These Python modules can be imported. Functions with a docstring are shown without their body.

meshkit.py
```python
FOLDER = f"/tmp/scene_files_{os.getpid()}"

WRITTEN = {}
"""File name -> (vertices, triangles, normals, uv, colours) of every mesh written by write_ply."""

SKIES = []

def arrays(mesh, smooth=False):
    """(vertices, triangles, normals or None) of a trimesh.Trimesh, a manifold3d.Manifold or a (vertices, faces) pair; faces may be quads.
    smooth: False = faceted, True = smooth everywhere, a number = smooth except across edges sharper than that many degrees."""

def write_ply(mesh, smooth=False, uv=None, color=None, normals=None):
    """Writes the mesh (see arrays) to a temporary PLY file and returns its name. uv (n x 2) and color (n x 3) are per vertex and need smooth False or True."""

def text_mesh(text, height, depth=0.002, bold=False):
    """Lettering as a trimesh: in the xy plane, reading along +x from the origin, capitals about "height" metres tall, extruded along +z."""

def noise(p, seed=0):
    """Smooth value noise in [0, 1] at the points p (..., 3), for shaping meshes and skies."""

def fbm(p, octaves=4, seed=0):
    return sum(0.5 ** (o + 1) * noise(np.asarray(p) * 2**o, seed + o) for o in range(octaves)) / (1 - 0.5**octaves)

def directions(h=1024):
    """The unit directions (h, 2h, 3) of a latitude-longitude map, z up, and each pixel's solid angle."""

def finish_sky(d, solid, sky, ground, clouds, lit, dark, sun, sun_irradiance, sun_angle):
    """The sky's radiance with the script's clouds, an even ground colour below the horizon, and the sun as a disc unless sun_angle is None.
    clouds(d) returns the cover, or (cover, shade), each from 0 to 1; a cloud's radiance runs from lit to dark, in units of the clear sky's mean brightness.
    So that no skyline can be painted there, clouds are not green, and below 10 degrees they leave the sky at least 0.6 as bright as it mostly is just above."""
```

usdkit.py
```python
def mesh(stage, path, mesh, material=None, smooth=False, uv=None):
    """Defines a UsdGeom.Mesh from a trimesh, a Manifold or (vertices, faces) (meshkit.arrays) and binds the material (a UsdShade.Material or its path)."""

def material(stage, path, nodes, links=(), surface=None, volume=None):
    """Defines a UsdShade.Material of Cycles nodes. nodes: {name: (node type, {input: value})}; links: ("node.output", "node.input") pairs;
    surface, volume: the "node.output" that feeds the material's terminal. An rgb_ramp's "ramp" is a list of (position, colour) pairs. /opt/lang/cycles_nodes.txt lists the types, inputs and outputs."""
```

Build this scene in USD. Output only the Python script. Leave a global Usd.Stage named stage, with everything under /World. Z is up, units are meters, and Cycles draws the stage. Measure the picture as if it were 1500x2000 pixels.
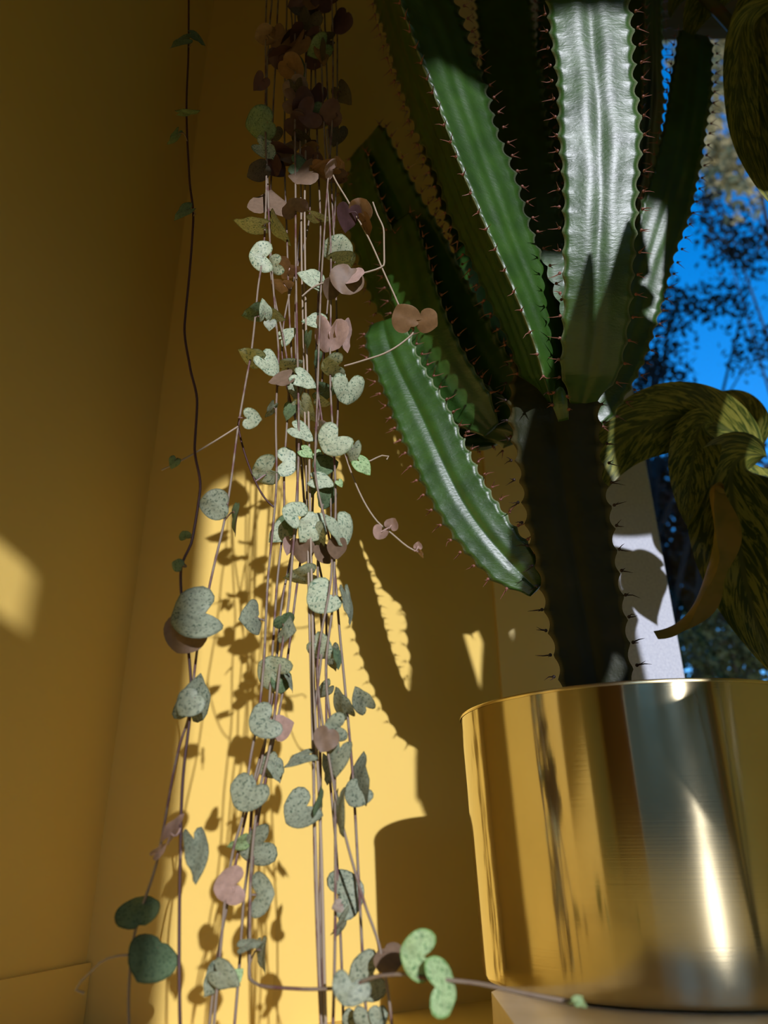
import math, numpy as np, trimesh, usdkit, meshkit
from pxr import Usd, UsdGeom, UsdLux, UsdShade, Gf, Sdf, Vt
from shapely.geometry import Polygon, box as sbox
from scipy.interpolate import CubicSpline, PchipInterpolator

rng = np.random.default_rng(7)
stage = Usd.Stage.CreateInMemory()
UsdGeom.SetStageUpAxis(stage, 'Z'); UsdGeom.SetStageMetersPerUnit(stage, 1.0)
W = UsdGeom.Xform.Define(stage, '/World')
stage.SetDefaultPrim(W.GetPrim())

# ------------------------------------------------------------------ camera, sky, sun, exposure
F, TH, RO = 1450.0, math.radians(24.5), math.radians(-0.8)
cam = UsdGeom.Camera.Define(stage, '/World/camera')
cam.CreateHorizontalApertureAttr(24.0); cam.CreateVerticalApertureAttr(32.0)
cam.CreateFocalLengthAttr(24.0 * F / 1500); cam.CreateFStopAttr(4.6); cam.CreateFocusDistanceAttr(0.66)
cam.CreateClippingRangeAttr(Gf.Vec2f(0.02, 1000)); cam.CreateExposureAttr(0.0)
cam.AddRotateXYZOp().Set(Gf.Vec3f(90 + math.degrees(TH), 0, 0))
cam.AddRotateZOp().Set(math.degrees(RO))

SUN_AZ, SUN_EL = math.radians(14.5), math.radians(15.5)
LS = np.array([math.cos(SUN_EL) * math.sin(SUN_AZ), -math.cos(SUN_EL) * math.cos(SUN_AZ), math.sin(SUN_EL)])
sun = UsdLux.DistantLight.Define(stage, '/World/sun')
sun.CreateIntensityAttr(0.9); sun.CreateNormalizeAttr(True); sun.CreateAngleAttr(0.6); sun.CreateColorAttr(Gf.Vec3f(1.0, 1.0, 1.12))
sun.AddRotateZOp().Set(math.degrees(SUN_AZ)); sun.AddRotateXOp().Set(90 - math.degrees(SUN_EL))

usdkit.material(stage, '/World/Looks/sky', {
    's': ('sky_texture', {'sky_type': 'multiple_scattering', 'sun_disc': False, 'sun_elevation': SUN_EL, 'sun_rotation': math.pi - SUN_AZ, 'air_density': 1.0, 'aerosol_density': 0.3, 'ozone_density': 3.0}),
    'tc': ('texture_coordinate', {}),
    'h': ('hsv', {'hue': 0.5, 'saturation': 1.2, 'value': 1.0}),
    'b': ('background_shader', {'strength': 0.22})},
    [('tc.generated', 's.vector'), ('s.color', 'h.color'), ('h.color', 'b.color')], surface='b.background')
dome = UsdLux.DomeLight.Define(stage, '/World/sky'); dome.CreateIntensityAttr(1.0)
UsdShade.MaterialBindingAPI.Apply(dome.GetPrim()).Bind(UsdShade.Material.Get(stage, '/World/Looks/sky'))

# ------------------------------------------------------------------ helpers
CT, ST = math.cos(TH), math.sin(TH)
def ray(px, py):
    u, v = (px - 750) / F, (1000 - py) / F
    c, s = math.cos(RO), math.sin(RO)
    u, v = u * c + v * s, -u * s + v * c
    return np.array([u, CT - v * ST, ST + v * CT])
def at(px, py, Y):
    r = ray(px, py); return r * (Y / r[1])
def depth(P): return P[1] * CT + P[2] * ST
RGT, UPV, BAK = np.array([1.0, 0, 0]), np.array([0, -ST, CT]), np.array([0, -CT, -ST])
def sunpt(s, h, Y):
    """The point at depth Y on the sun ray with sideways place s and height h (h is the height where it meets Y=1)."""
    return np.array([(s - Y * math.sin(SUN_AZ)) / math.cos(SUN_AZ), Y, h - (Y - 1) * math.tan(SUN_EL) / math.cos(SUN_AZ)])

used = {}
def numbered(path):
    n = used.get(path, -1) + 1; used[path] = n
    return path if n == 0 else '%s_%03d' % (path, n)
def props(o, label=None, cat=None, group=None, kind=None):
    for k, v in (('label', label), ('category', cat), ('group', group), ('kind', kind)):
        if v: o.SetCustomDataByKey(k, v)
    return o
def thing(name, label, cat, loc=(0, 0, 0), group=None):
    x = UsdGeom.Xform.Define(stage, numbered('/World/' + name)); x.AddTranslateOp().Set(Gf.Vec3d(*map(float, loc)))
    o = x.GetPrim(); o.base = None
    BASE[str(o.GetPath())] = np.array(loc, float)
    return props(o, label, cat, group)
BASE = {}
def base_of(prim):
    top = '/'.join(str(prim.GetPath()).split('/')[:3]); return BASE.get(top, np.zeros(3))
def obj(name, mesh, m, parent=None, smooth=35, label=None, cat=None, group=None, kind=None, prim=None):
    path = numbered((str(parent.GetPath()) if parent else '/World') + '/' + name)
    if hasattr(mesh, 'to_mesh') or not isinstance(mesh, tuple):
        v, f, _ = meshkit.arrays(mesh)
    else:
        v, f = mesh
    v = np.asarray(v, float)
    if parent is not None: v = v - base_of(parent)
    g = usdkit.mesh(stage, path, (v, f), '/World/Looks/' + m, smooth)
    for k, a in (prim or {}).items():
        UsdGeom.PrimvarsAPI(g).CreatePrimvar(k, Sdf.ValueTypeNames.FloatArray, 'vertex').Set(Vt.FloatArray.FromNumpy(np.asarray(a, np.float32)))
    return props(g.GetPrim(), label, cat, group, kind)
def struct(name, mesh, m, parent=None, smooth=False, label=None):
    return obj(name, mesh, m, parent, smooth, label=label, kind=None if parent else 'structure')

def bx(lo, hi, r=0.0):
    lo, hi = np.minimum(lo, hi), np.maximum(lo, hi)
    if r <= 0: 
        m = trimesh.creation.box(hi - lo); m.apply_translation((lo + hi) / 2); return m
    import manifold3d as m3
    s = m3.Manifold.sphere(r, 12)
    pts = [s.translate([x, y, z]) for x in (lo[0] + r, hi[0] - r) for y in (lo[1] + r, hi[1] - r) for z in (lo[2] + r, hi[2] - r)]
    return m3.Manifold.batch_hull(pts)
def joined(ms):
    V, Fc, n = [], [], 0
    for m in ms:
        v, f, _ = meshkit.arrays(m) if not isinstance(m, tuple) else (m[0], m[1], None)
        V.append(np.asarray(v)); Fc.append(np.asarray(f) + n); n += len(v)
    return np.vstack(V), np.vstack(Fc)
def frames(P):
    """Tangents and parallel-transported side vectors along a path."""
    T = np.gradient(P, axis=0); T /= np.linalg.norm(T, axis=1, keepdims=True)
    a = np.array([1.0, 0, 0]) if abs(T[0][0]) < 0.8 else np.array([0, 1.0, 0])
    N = [a - T[0] * (a @ T[0])]; N[0] /= np.linalg.norm(N[0])
    for t in T[1:]:
        n = N[-1] - t * (N[-1] @ t); N.append(n / np.linalg.norm(n))
    N = np.array(N); return T, N, np.cross(T, N)
def loft(rings, caps=True):
    k, n = rings.shape[:2]; v = rings.reshape(-1, 3); f = []
    i = np.arange(k - 1)[:, None] * n; j = np.arange(n)[None]; j2 = (j + 1) % n
    q = np.stack([i + j, i + j2, i + n + j2, i + n + j], -1).reshape(-1, 4)
    f = np.vstack([q[:, :3], q[:, [0, 2, 3]]])
    if caps:
        v = np.vstack([v, rings[0].mean(0), rings[-1].mean(0)]); a, b = len(v) - 2, len(v) - 1
        jj = np.arange(n); j3 = (jj + 1) % n
        f = np.vstack([f, np.stack([np.full(n, a), j3, jj], 1), np.stack([np.full(n, b), (k - 1) * n + jj, (k - 1) * n + j3], 1)])
    return v, f
def tube(P, r, n=6):
    P = np.asarray(P, float); r = np.broadcast_to(np.asarray(r, float), len(P))
    T, N, B = frames(P); a = np.arange(n) / n * 2 * np.pi
    return loft(P[:, None] + r[:, None, None] * (np.cos(a)[None, :, None] * N[:, None] + np.sin(a)[None, :, None] * B[:, None]))
def spline(pts, step=None, n=None):
    pts = np.asarray(pts, float)
    s = np.concatenate([[0], np.cumsum(np.maximum(np.linalg.norm(np.diff(pts[:, :3], axis=0), axis=1), 1e-6))])
    if n is None: n = max(4, int(s[-1] / step) + 1)
    q = np.linspace(0, s[-1], n)
    if len(pts) == 2: return pts[0] + (pts[1] - pts[0]) * (q / s[-1])[:, None]
    return PchipInterpolator(s, pts)(q) if len(pts) == 3 else CubicSpline(s, pts)(q)
def lathe(prof, n=128):
    a = np.arange(n) / n * 2 * np.pi; prof = np.asarray(prof, float)
    r = np.stack([prof[:, :1] * np.cos(a), prof[:, :1] * np.sin(a), np.broadcast_to(prof[:, 1:2], (len(prof), n))], -1)
    return loft(r, False)

# ------------------------------------------------------------------ materials
def mat(name, color, rough=0.5, metal=0.0, noise=None, bump=None, **kw):
    """noise: (scale, other colour, contrast lo, hi); bump: (scale, strength, distance)."""
    nodes = {'p': ('principled_bsdf', {'base_color': color, 'roughness': rough, 'metallic': metal, **kw})}
    links = []
    if noise or bump: nodes['tc'] = ('geometry', {})
    if noise:
        nodes['n'] = ('noise_texture', {'scale': noise[0], 'detail': 4.0})
        nodes['r'] = ('rgb_ramp', {'ramp': [(noise[2], color), (noise[3], noise[1])]})
        links += [('tc.position', 'n.vector'), ('n.fac', 'r.fac'), ('r.color', 'p.base_color')]
    if bump:
        nodes['bn'] = ('noise_texture', {'scale': bump[0], 'detail': 3.0})
        nodes['b'] = ('bump', {'strength': bump[1], 'distance': bump[2]})
        links += [('tc.position', 'bn.vector'), ('bn.fac', 'b.height'), ('b.normal', 'p.normal')]
    return usdkit.material(stage, '/World/Looks/' + name, nodes, links, surface='p.BSDF')

mat('yellow_paint', (0.80, 0.57, 0.152), 0.5, noise=(3.0, (0.79, 0.555, 0.142), 0.35, 0.7), bump=(90.0, 0.10, 0.002), specular_ior_level=0.08)
mat('cream_gloss_paint', (0.86, 0.70, 0.32), 0.3, bump=(60.0, 0.06, 0.002), specular_ior_level=0.35)
mat('slab_paint', (0.72, 0.56, 0.34), 0.35, noise=(30.0, (0.66, 0.5, 0.28), 0.4, 0.7))
mat('stucco', (0.57, 0.60, 0.65), 0.85, noise=(300.0, (0.46, 0.49, 0.56), 0.35, 0.65), bump=(400.0, 0.4, 0.003))  # slight blue tint in the paint stands for sky light on the pillar
mat('dark_wood', (0.24, 0.13, 0.05), 0.5)
mat('ceiling_paint', (0.10, 0.06, 0.02), 0.8)
mat('floor_wood', (0.78, 0.52, 0.13), 0.6)
mat('ground', (0.05, 0.06, 0.025), 0.95, noise=(2.0, (0.03, 0.03, 0.015), 0.4, 0.6))
mat('soil', (0.03, 0.02, 0.012), 0.95, bump=(200.0, 0.8, 0.01))
mat('house_wall', (0.14, 0.085, 0.05), 0.8)
usdkit.material(stage, '/World/Looks/pane', {
    't': ('transparent_bsdf', {'color': (0.97, 0.98, 0.97)}), 'g': ('glossy_bsdf', {'roughness': 0.0, 'color': (1, 1, 1)}),
    'm': ('mix_closure', {'fac': 0.035})},
    [('t.BSDF', 'm.closure1'), ('g.BSDF', 'm.closure2')], surface='m.closure')
# brushed brass: fine horizontal brush lines (noise squeezed along the height) + scratches + wear
usdkit.material(stage, '/World/Looks/brass', {
    'g': ('texture_coordinate', {}), 'mp': ('mapping', {'scale': (6.0, 6.0, 900.0)}), 'n': ('noise_texture', {'scale': 1.0, 'detail': 3.0}),
    'n2': ('noise_texture', {'scale': 9.0, 'detail': 6.0, 'roughness': 0.65}),
    'rr': ('map_range', {'from_min': 0.35, 'from_max': 0.75, 'to_min': 0.10, 'to_max': 0.16}),
    'b': ('bump', {'strength': 0.05, 'distance': 0.0004}),
    'cr': ('rgb_ramp', {'ramp': [(0.3, (0.66, 0.565, 0.34)), (0.75, (0.60, 0.51, 0.30))]}),
    'tg': ('tangent', {'direction_type': 'radial', 'axis': 'z'}),
    'p': ('principled_bsdf', {'metallic': 1.0, 'anisotropic': 0.85, 'anisotropic_rotation': 0.25})},
    [('g.object', 'mp.vector'), ('mp.vector', 'n.vector'), ('g.object', 'n2.vector'), ('n2.fac', 'rr.value'), ('rr.result', 'p.roughness'),
     ('n.fac', 'b.height'), ('b.normal', 'p.normal'), ('n2.fac', 'cr.fac'), ('cr.color', 'p.base_color'), ('tg.tangent', 'p.tangent')], surface='p.BSDF')
mat('brass_rim', (0.85, 0.68, 0.34), 0.22, 1.0)

# ------------------------------------------------------------------ the room: a canted alcove of three yellow walls, unseen rear wall, ledge
ZC, ZF, LEDGE = 1.95, -0.95, -0.168
A0, A1 = np.array([-1.221, -1.5]), np.array([-0.335, 0.948])      # left wall, receding
B1, C1 = np.array([-0.124, 0.92]), np.array([0.171, 1.113])       # middle and far faces
D1 = np.array([0.318, 1.155])
def wall(p, q, z0, z1, t, side=1):
    p, q = np.array(p, float), np.array(q, float); d = (q - p) / np.linalg.norm(q - p); n = np.array([-d[1], d[0]]) * side
    m = trimesh.creation.extrude_polygon(Polygon([p, q, q + n * t, p + n * t]), z1 - z0); m.apply_translation([0, 0, z0]); return m
struct('wall_left', wall(A0, A1, ZF, ZC, 0.1), 'yellow_paint')
struct('wall_middle', wall(A1, B1, ZF, ZC, 0.1), 'yellow_paint')
struct('wall_far', wall(B1, C1, ZF, ZC, 0.1), 'yellow_paint')
struct('baseboard_left', wall(A0 + (A1 - A0) * 0.3, A1, LEDGE, -0.108, 0.007, -1), 'yellow_paint')
struct('floor', bx([-1.6, -1.6, ZF - 0.1], [2.0, 1.25, ZF]), 'floor_wood')
struct('ceiling', bx([-1.6, -1.6, ZC], [2.0, 1.25, ZC + 0.1]), 'ceiling_paint')
# ledge under the alcove and the raised slab that carries the planter
ledge = Polygon([(-0.345, 0.97), (-0.12, 0.93), (0.171, 1.125), (0.262, 1.18), (1.0, 1.22), (1.0, -1.1), (-1.07, -1.1)])  # carried on out of view under the camera to bounce sun upward
m = trimesh.creation.extrude_polygon(ledge, 0.03); m.apply_translation([0, 0, LEDGE - 0.03]); struct('trim_1', m, 'yellow_paint')
POT_Z = -0.093
# the slab
m = trimesh.creation.extrude_polygon(Polygon([(0.0726, 0.36), (0.0726, 0.632), (0.12, 0.72), (0.3, 0.86), (1.45, 0.9), (1.45, 0.36)]).buffer(-0.003).buffer(0.003), POT_Z - 0.001 - LEDGE); m.apply_translation([0, 0, LEDGE])
struct('trim_2', m, 'slab_paint')
# window casing beside the far wall, head above, and the stucco pillar between the panes
cas = wall(C1 + [0.0, -0.004], D1 + [0.0, -0.004], LEDGE, ZC, 0.09)
struct('trim_3', cas, 'cream_gloss_paint')
pl = at(1157, 815, 1.16); pr = at(1243, 945, 1.16)
struct('trim_4', bx([pl[0] - 0.03, 1.10, LEDGE], [pr[0], 1.19, ZC], 0.004), 'stucco', smooth=35)
# window beside the planter: frame and panes
struct('window_1', bx([0.25, 1.20, LEDGE + 0.05], [1.02, 1.204, ZC]), 'pane')
struct('wall_window', bx([1.02, 1.16, ZF], [1.7, 1.26, ZC]), 'yellow_paint')  # out of view, placed to narrow the sky light from the window
struct('trim_5', bx([0.25, 1.19, LEDGE], [1.02, 1.23, LEDGE + 0.05]), 'cream_gloss_paint')
# unseen rear wall behind the camera, its openings shaped to place the sunlight
YR = -1.5
def op(s, h): p = sunpt(s, h, YR - 0.015); return (p[0], p[2])
main = Polygon([op(-0.008, 0.464), op(0.17, 0.464), op(0.17, 0.60), op(0.50, 0.60), op(0.52, 0.55), op(0.80, 0.52), op(0.80, -0.21), op(0.25, -0.21), op(0.22, -0.255), op(-0.008, -0.255)])
r = 0.06
main = main.union(Polygon([op(-0.008, -0.75), op(-0.008, 0.464), op(0.17, 0.464), op(0.17, -0.75)]).buffer(-0.075).buffer(0.075)) if False else main.buffer(-0.05).buffer(0.05)
slot = Polygon([op(-0.58, -0.30), op(-0.58, 0.245), op(-0.182, 0.232), op(-0.182, 0.158), op(-0.222, 0.155), op(-0.222, -0.30)])  # sun patch on the left wall, widened out of view for bounce light
low = Polygon([op(-0.90, -0.92), op(-0.90, -0.27), op(0.12, -0.27), op(0.12, -0.30), op(0.95, -0.30), op(0.95, -0.92)])     # opening added to put sun on the unseen bench and bounce it up
added_floor_opening = sbox(-1.05, ZF + 0.03, 1.5, -0.30)      # added low opening: sun on the floor, which lights the walls from below
rear = sbox(-1.38, ZF, 2.0, ZC).difference(main).difference(slot).difference(added_floor_opening).difference(low)
m = trimesh.creation.extrude_polygon(rear, 0.03, engine='earcut')
m.vertices = m.vertices[:, [0, 2, 1]] * [1, -1, 1] + [0, YR, 0]; m.invert()
struct('wall_rear', m, 'dark_wood')
added_eave = trimesh.creation.extrude_polygon(Polygon([(-1.53, 1.36), (-4.0, 1.36 + 2.47 * math.tan(SUN_EL) / math.cos(SUN_AZ)), (-4.0, 2.2), (-1.53, 1.5)]), 5.0)  # added roof outside the rear wall, keeps sky light out of the room
added_eave.vertices = np.column_stack([added_eave.vertices[:, 2] - 2.0, added_eave.vertices[:, 0], added_eave.vertices[:, 1]])
struct('roof_eave', added_eave, 'dark_wood')
struct('wall_right', bx([1.6, -1.53, ZF], [1.7, 1.3, ZC]), 'yellow_paint')
struct('ground', bx([-40, -60, -1.35], [40, 60, -1.25]), 'ground')

# ------------------------------------------------------------------ brass planter
PC = np.array([0.2166, 0.6827]); RT, RB, ZT = 0.150, 0.143, 0.108
pot = thing('brass_planter', 'large cylindrical brushed brass planter standing on the ledge, holding the tall cactus', 'planter', (PC[0], PC[1], POT_Z))
H = ZT - POT_Z
def shift(m, d): return (np.asarray(m[0]) + d, m[1])
body = [(0.0, 0.0), (RB - 0.004, 0.0), (RB - 0.001, 0.001), (RB, 0.004)] + [(RB + (RT - RB) * t, 0.004 + (H - 0.004) * t) for t in np.linspace(0.05, 1, 20)] + [(RT - 0.0025, H), (RT - 0.003, H - 0.002), (RB - 0.003, 0.006), (0.0, 0.006)]
obj('body', shift(lathe(body, 256), [*PC, POT_Z]), 'brass', pot, 40)
a = np.linspace(0, 2 * np.pi, 257)[:-1]
rim = np.stack([np.cos(a) * (RT - 0.0012), np.sin(a) * (RT - 0.0012), 0 * a + H], 1)
prof = lathe([(RT + 0.0004, H - 0.0015), (RT + 0.0006, H), (RT, H + 0.0012), (RT - 0.002, H + 0.0012), (RT - 0.0028, H - 0.001)], 256)
obj('rim', shift(prof, [*PC, POT_Z]), 'brass_rim', pot, 60)
# unseen leaves placed to shade the trunk: (s, h) of stalk and tip, depth, half width, seed
SHADE = [(0.375, -0.14, 0.355, 0.395, 0.10, 0.07, 21), (0.335, 0.02, 0.322, 0.37, 0.09, 0.042, 28), (0.47, -0.12, 0.44, 0.42, 0.11, 0.055, 22), (0.56, -0.1, 0.50, 0.62, 0.13, 0.06, 23), (0.43, 0.30, 0.45, 0.66, 0.12, 0.04, 24), (0.60, -0.08, 0.595, 0.64, 0.14, 0.055, 25), (0.80, 0.0, 0.78, 0.6, 0.15, 0.045, 26), (0.50, 0.57, 0.84, 0.515, 0.16, 0.06, 27), (0.53, 0.38, 0.70, 0.62, 0.17, 0.06, 29)]
struct('wall_wing', bx([2.9, 1.33, -1.3], [3.1, 3.35, 5.6]), 'house_wall')  # added outside wall, keeps sky light off the alcove
struct('wall_neighbour', bx([-40, -33, -1.3], [45, -30, 7.0]), 'house_wall')  # added far wall, blocks the low sky behind the camera
# ------------------------------------------------------------------ cactus
usdkit.material(stage, '/World/Looks/cactus_skin', {
    'tc': ('geometry', {}), 'at': ('attribute', {'attribute': 'ridge'}),
    'n': ('noise_texture', {'scale': 38.0, 'detail': 5.0}),
    'n2': ('noise_texture', {'scale': 150.0, 'detail': 4.0, 'distortion': 0.6}), 'mp': ('mapping', {'scale': (1.0, 1.0, 2.6)}),
    'r': ('rgb_ramp', {'ramp': [(0.3, (0.016, 0.055, 0.005)), (0.62, (0.030, 0.09, 0.008)), (0.8, (0.05, 0.115, 0.015))]}),
    'er': ('map_range', {'from_min': 0.88, 'from_max': 1.0, 'to_min': 0.0, 'to_max': 0.75, 'clamp': True}),
    'mx': ('mix_color', {'b': (0.26, 0.30, 0.17)}),
    'b': ('bump', {'strength': 0.16, 'distance': 0.003}),
    'p': ('principled_bsdf', {'roughness': 0.42, 'specular_ior_level': 0.8, 'coat_weight': 0.15, 'coat_roughness': 0.38})},
    [('tc.position', 'n.vector'), ('tc.position', 'mp.vector'), ('mp.vector', 'n2.vector'), ('n.fac', 'r.fac'), ('at.fac', 'er.value'), ('er.result', 'mx.fac'),
     ('r.color', 'mx.a'), ('mx.result', 'p.base_color'), ('n2.fac', 'b.height'), ('b.normal', 'p.normal')], surface='p.BSDF')
usdkit.material(stage, '/World/Looks/cactus_trunk_skin', {
    'tc': ('geometry', {}), 'at': ('attribute', {'attribute': 'ridge'}),
    'n': ('noise_texture', {'scale': 22.0, 'detail': 6.0}), 'n2': ('noise_texture', {'scale': 120.0, 'detail': 4.0}),
    'r': ('rgb_ramp', {'ramp': [(0.3, (0.014, 0.020, 0.007)), (0.6, (0.024, 0.028, 0.010)), (0.8, (0.05, 0.04, 0.015))]}),
    'er': ('map_range', {'from_min': 0.8, 'from_max': 1.0, 'to_min': 0.0, 'to_max': 0.8, 'clamp': True}),
    'mx': ('mix_color', {'b': (0.16, 0.14, 0.06)}), 'b': ('bump', {'strength': 0.3, 'distance': 0.003}),
    'p': ('principled_bsdf', {'roughness': 0.55, 'specular_ior_level': 0.25})},
    [('tc.position', 'n.vector'), ('tc.position', 'n2.vector'), ('n.fac', 'r.fac'), ('at.fac', 'er.value'), ('er.result', 'mx.fac'),
     ('r.color', 'mx.a'), ('mx.result', 'p.base_color'), ('n2.fac', 'b.height'), ('b.normal', 'p.normal')], surface='p.BSDF')
mat('spine', (0.22, 0.085, 0.06), 0.5)
mat('spine_dark', (0.03, 0.015, 0.012), 0.5)

cactus = thing('cactus', 'tall branching dark green candelabra cactus with spiny scalloped ridges rooted in the brass planter', 'cactus', (0.175, 0.672, ZT - 0.02))

def limb(name, px, width, nrib, ph, skin='cactus_skin', period=0.019, rv=0.42, tipped=True, twist=0.0, spine=0.011, seed=0, label=None, tooth=0.11, sharp=1.35):
    """px: (x, y, Y) rows; width: tip-to-tip radius in metres at base and along; ph: angle of the first ridge seen down the limb, 0 towards the camera's right."""
    g = np.random.default_rng(seed)
    P = spline([at(*p) for p in px], 0.0028)
    k = len(P); T, N, B = frames(P)
    # fixed side frame: u across the picture, w towards the camera
    Uv = np.cross(np.array([0, 1.0, 0]), T); Uv /= np.linalg.norm(Uv, axis=1, keepdims=True); Wv = np.cross(T, Uv)
    flip = np.sign((Wv @ np.array([0, -1.0, 0])).sum()); Wv *= flip
    s = np.concatenate([[0], np.cumsum(np.linalg.norm(np.diff(P, axis=0), axis=1))]); L = s[-1]
    wq = np.interp(s / L, np.linspace(0, 1, len(width)), width)
    if tipped: wq = wq * np.clip(np.sqrt(np.maximum(1 - ((s - (L - 0.045)) / 0.045).clip(0) ** 2.4, 0.0)), 0.04, 1)
    wq = wq * np.clip(0.45 + s / 0.03 * 0.55, 0.45, 1) if name != 'trunk' else wq
    na = nrib * 22; th = np.arange(na) / na * 2 * np.pi
    off = g.uniform(0, period, nrib)
    jit = g.normal(0, 0.12, (nrib, 400)).cumsum(1) * 0.25
    rings, ridge = [], []
    sp = []
    for i in range(k):
        t0 = ph + twist * s[i] / L
        fa = np.abs((th + np.pi / nrib) % (2 * np.pi / nrib) - np.pi / nrib); al = np.pi / nrib
        rl = rv * math.sin(al) / (np.sin(fa) + rv * np.sin(al - fa))          # straight flank from ridge (1) to valley (rv)
        e = np.clip((rl - rv) / (1 - rv), 0, 1)
        e = e ** sharp + 0.10 * np.sin(np.pi * np.clip(fa / al, 0, 1)) ** 2 * (1 - e)
        rib = np.round(th / (2 * np.pi / nrib)).astype(int) % nrib
        u = (s[i] + off[rib]) / period
        u = u + np.take_along_axis(jit, np.clip(u, 0, 399).astype(int)[None] % 400, 1)[0] * 0
        cusp = 1 - np.abs(np.sin(np.pi * u)) ** 0.8
        rr = rv + (1 - rv) * e * (1 + tooth * (cusp * 2 - 1) * e ** 4)
        # slow swelling
        rr = rr * (1 + 0.03 * math.sin(s[i] * 37 + seed))
        wob = 1 + 0.02 * np.sin(th * 3 + s[i] * 60 + seed)
        R = wq[i] * rr * wob
        ang = th + t0
        rings.append(P[i] + R[:, None] * (np.cos(ang)[:, None] * Uv[i] + np.sin(ang)[:, None] * Wv[i])); ridge.append(e)
    v, f = loft(np.array(rings)); rd = np.concatenate([np.array(ridge).ravel(), [0.3, 0.3]])
    v2, f2 = v, f
    part = obj(name, (v2, f2), skin, cactus, True, prim={'ridge': rd}, label=label)
    # spines: pairs at every cusp
    ms, pads = [], []
    for r_ in range(nrib):
        kk = 1
        while True:
            sc = kk * period - off[r_]; kk += 1
            if sc > L - 0.006: break
            if sc < 0.008: continue
            i = int(np.clip(np.searchsorted(s, sc), 1, k - 2)); ang = ph + twist * sc / L + r_ * 2 * np.pi / nrib
            out = np.cos(ang) * Uv[i] + np.sin(ang) * Wv[i]; side = -np.sin(ang) * Uv[i] + np.cos(ang) * Wv[i]
            p0 = P[i] + out * wq[i] * (1 + tooth) * 0.985
            pads.append((p0, out))
            for sg in (-1, 1):
                d = out * g.uniform(0.7, 1.1) + side * sg * g.uniform(0.35, 0.9) + T[i] * g.uniform(-0.5, 0.25); d /= np.linalg.norm(d)
                ln = spine * g.uniform(0.55, 1.15); mid = p0 + d * ln * 0.5 + T[i] * g.normal(0, 0.0006)
                ms.append(tube([p0 - out * 0.001, mid, p0 + d * ln], [0.00075, 0.00045, 0.0001], 4))
            b = trimesh.creation.icosphere(1, 0.0016); b.apply_translation(p0); ms.append((b.vertices, b.faces))
    if ms: obj('spines', joined(ms), 'spine' if skin == 'cactus_skin' else 'spine_dark', part, 30, kind='stuff')
    return part

# trunk
limb('trunk', [(1165, 1420, 0.672), (1150, 1300, 0.669), (1128, 1150, 0.664), (1106, 1000, 0.657), (1093, 880, 0.652), (1086, 790, 0.65), (1083, 720, 0.65)], [0.037, 0.038, 0.040, 0.045, 0.048, 0.049, 0.044], 3, math.radians(46), 'cactus_trunk_skin', 0.021, 0.46, False, spine=0.012, seed=3, sharp=0.9, label='old olive-brown trunk with worn ridges')
# the sunlit pair in front
limb('arm', [(1140, 800, 0.625), (1160, 690, 0.59), (1172, 550, 0.555), (1180, 330, 0.52), (1168, 100, 0.49), (1160, -160, 0.47)], [0.03, 0.038, 0.043, 0.047, 0.047, 0.047], 3, math.radians(31), period=0.019, rv=0.50, seed=5, sharp=0.95, label='broad glossy sunlit arm')
limb('arm', [(1085, 790, 0.63), (1050, 650, 0.59), (985, 480, 0.56), (915, 280, 0.54), (850, 80, 0.52), (800, -120, 0.51)], [0.03, 0.038, 0.044, 0.05, 0.053, 0.054], 3, math.radians(120), period=0.019, rv=0.44, seed=6, label='long sunlit arm slanting up to the hanging vines')
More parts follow.
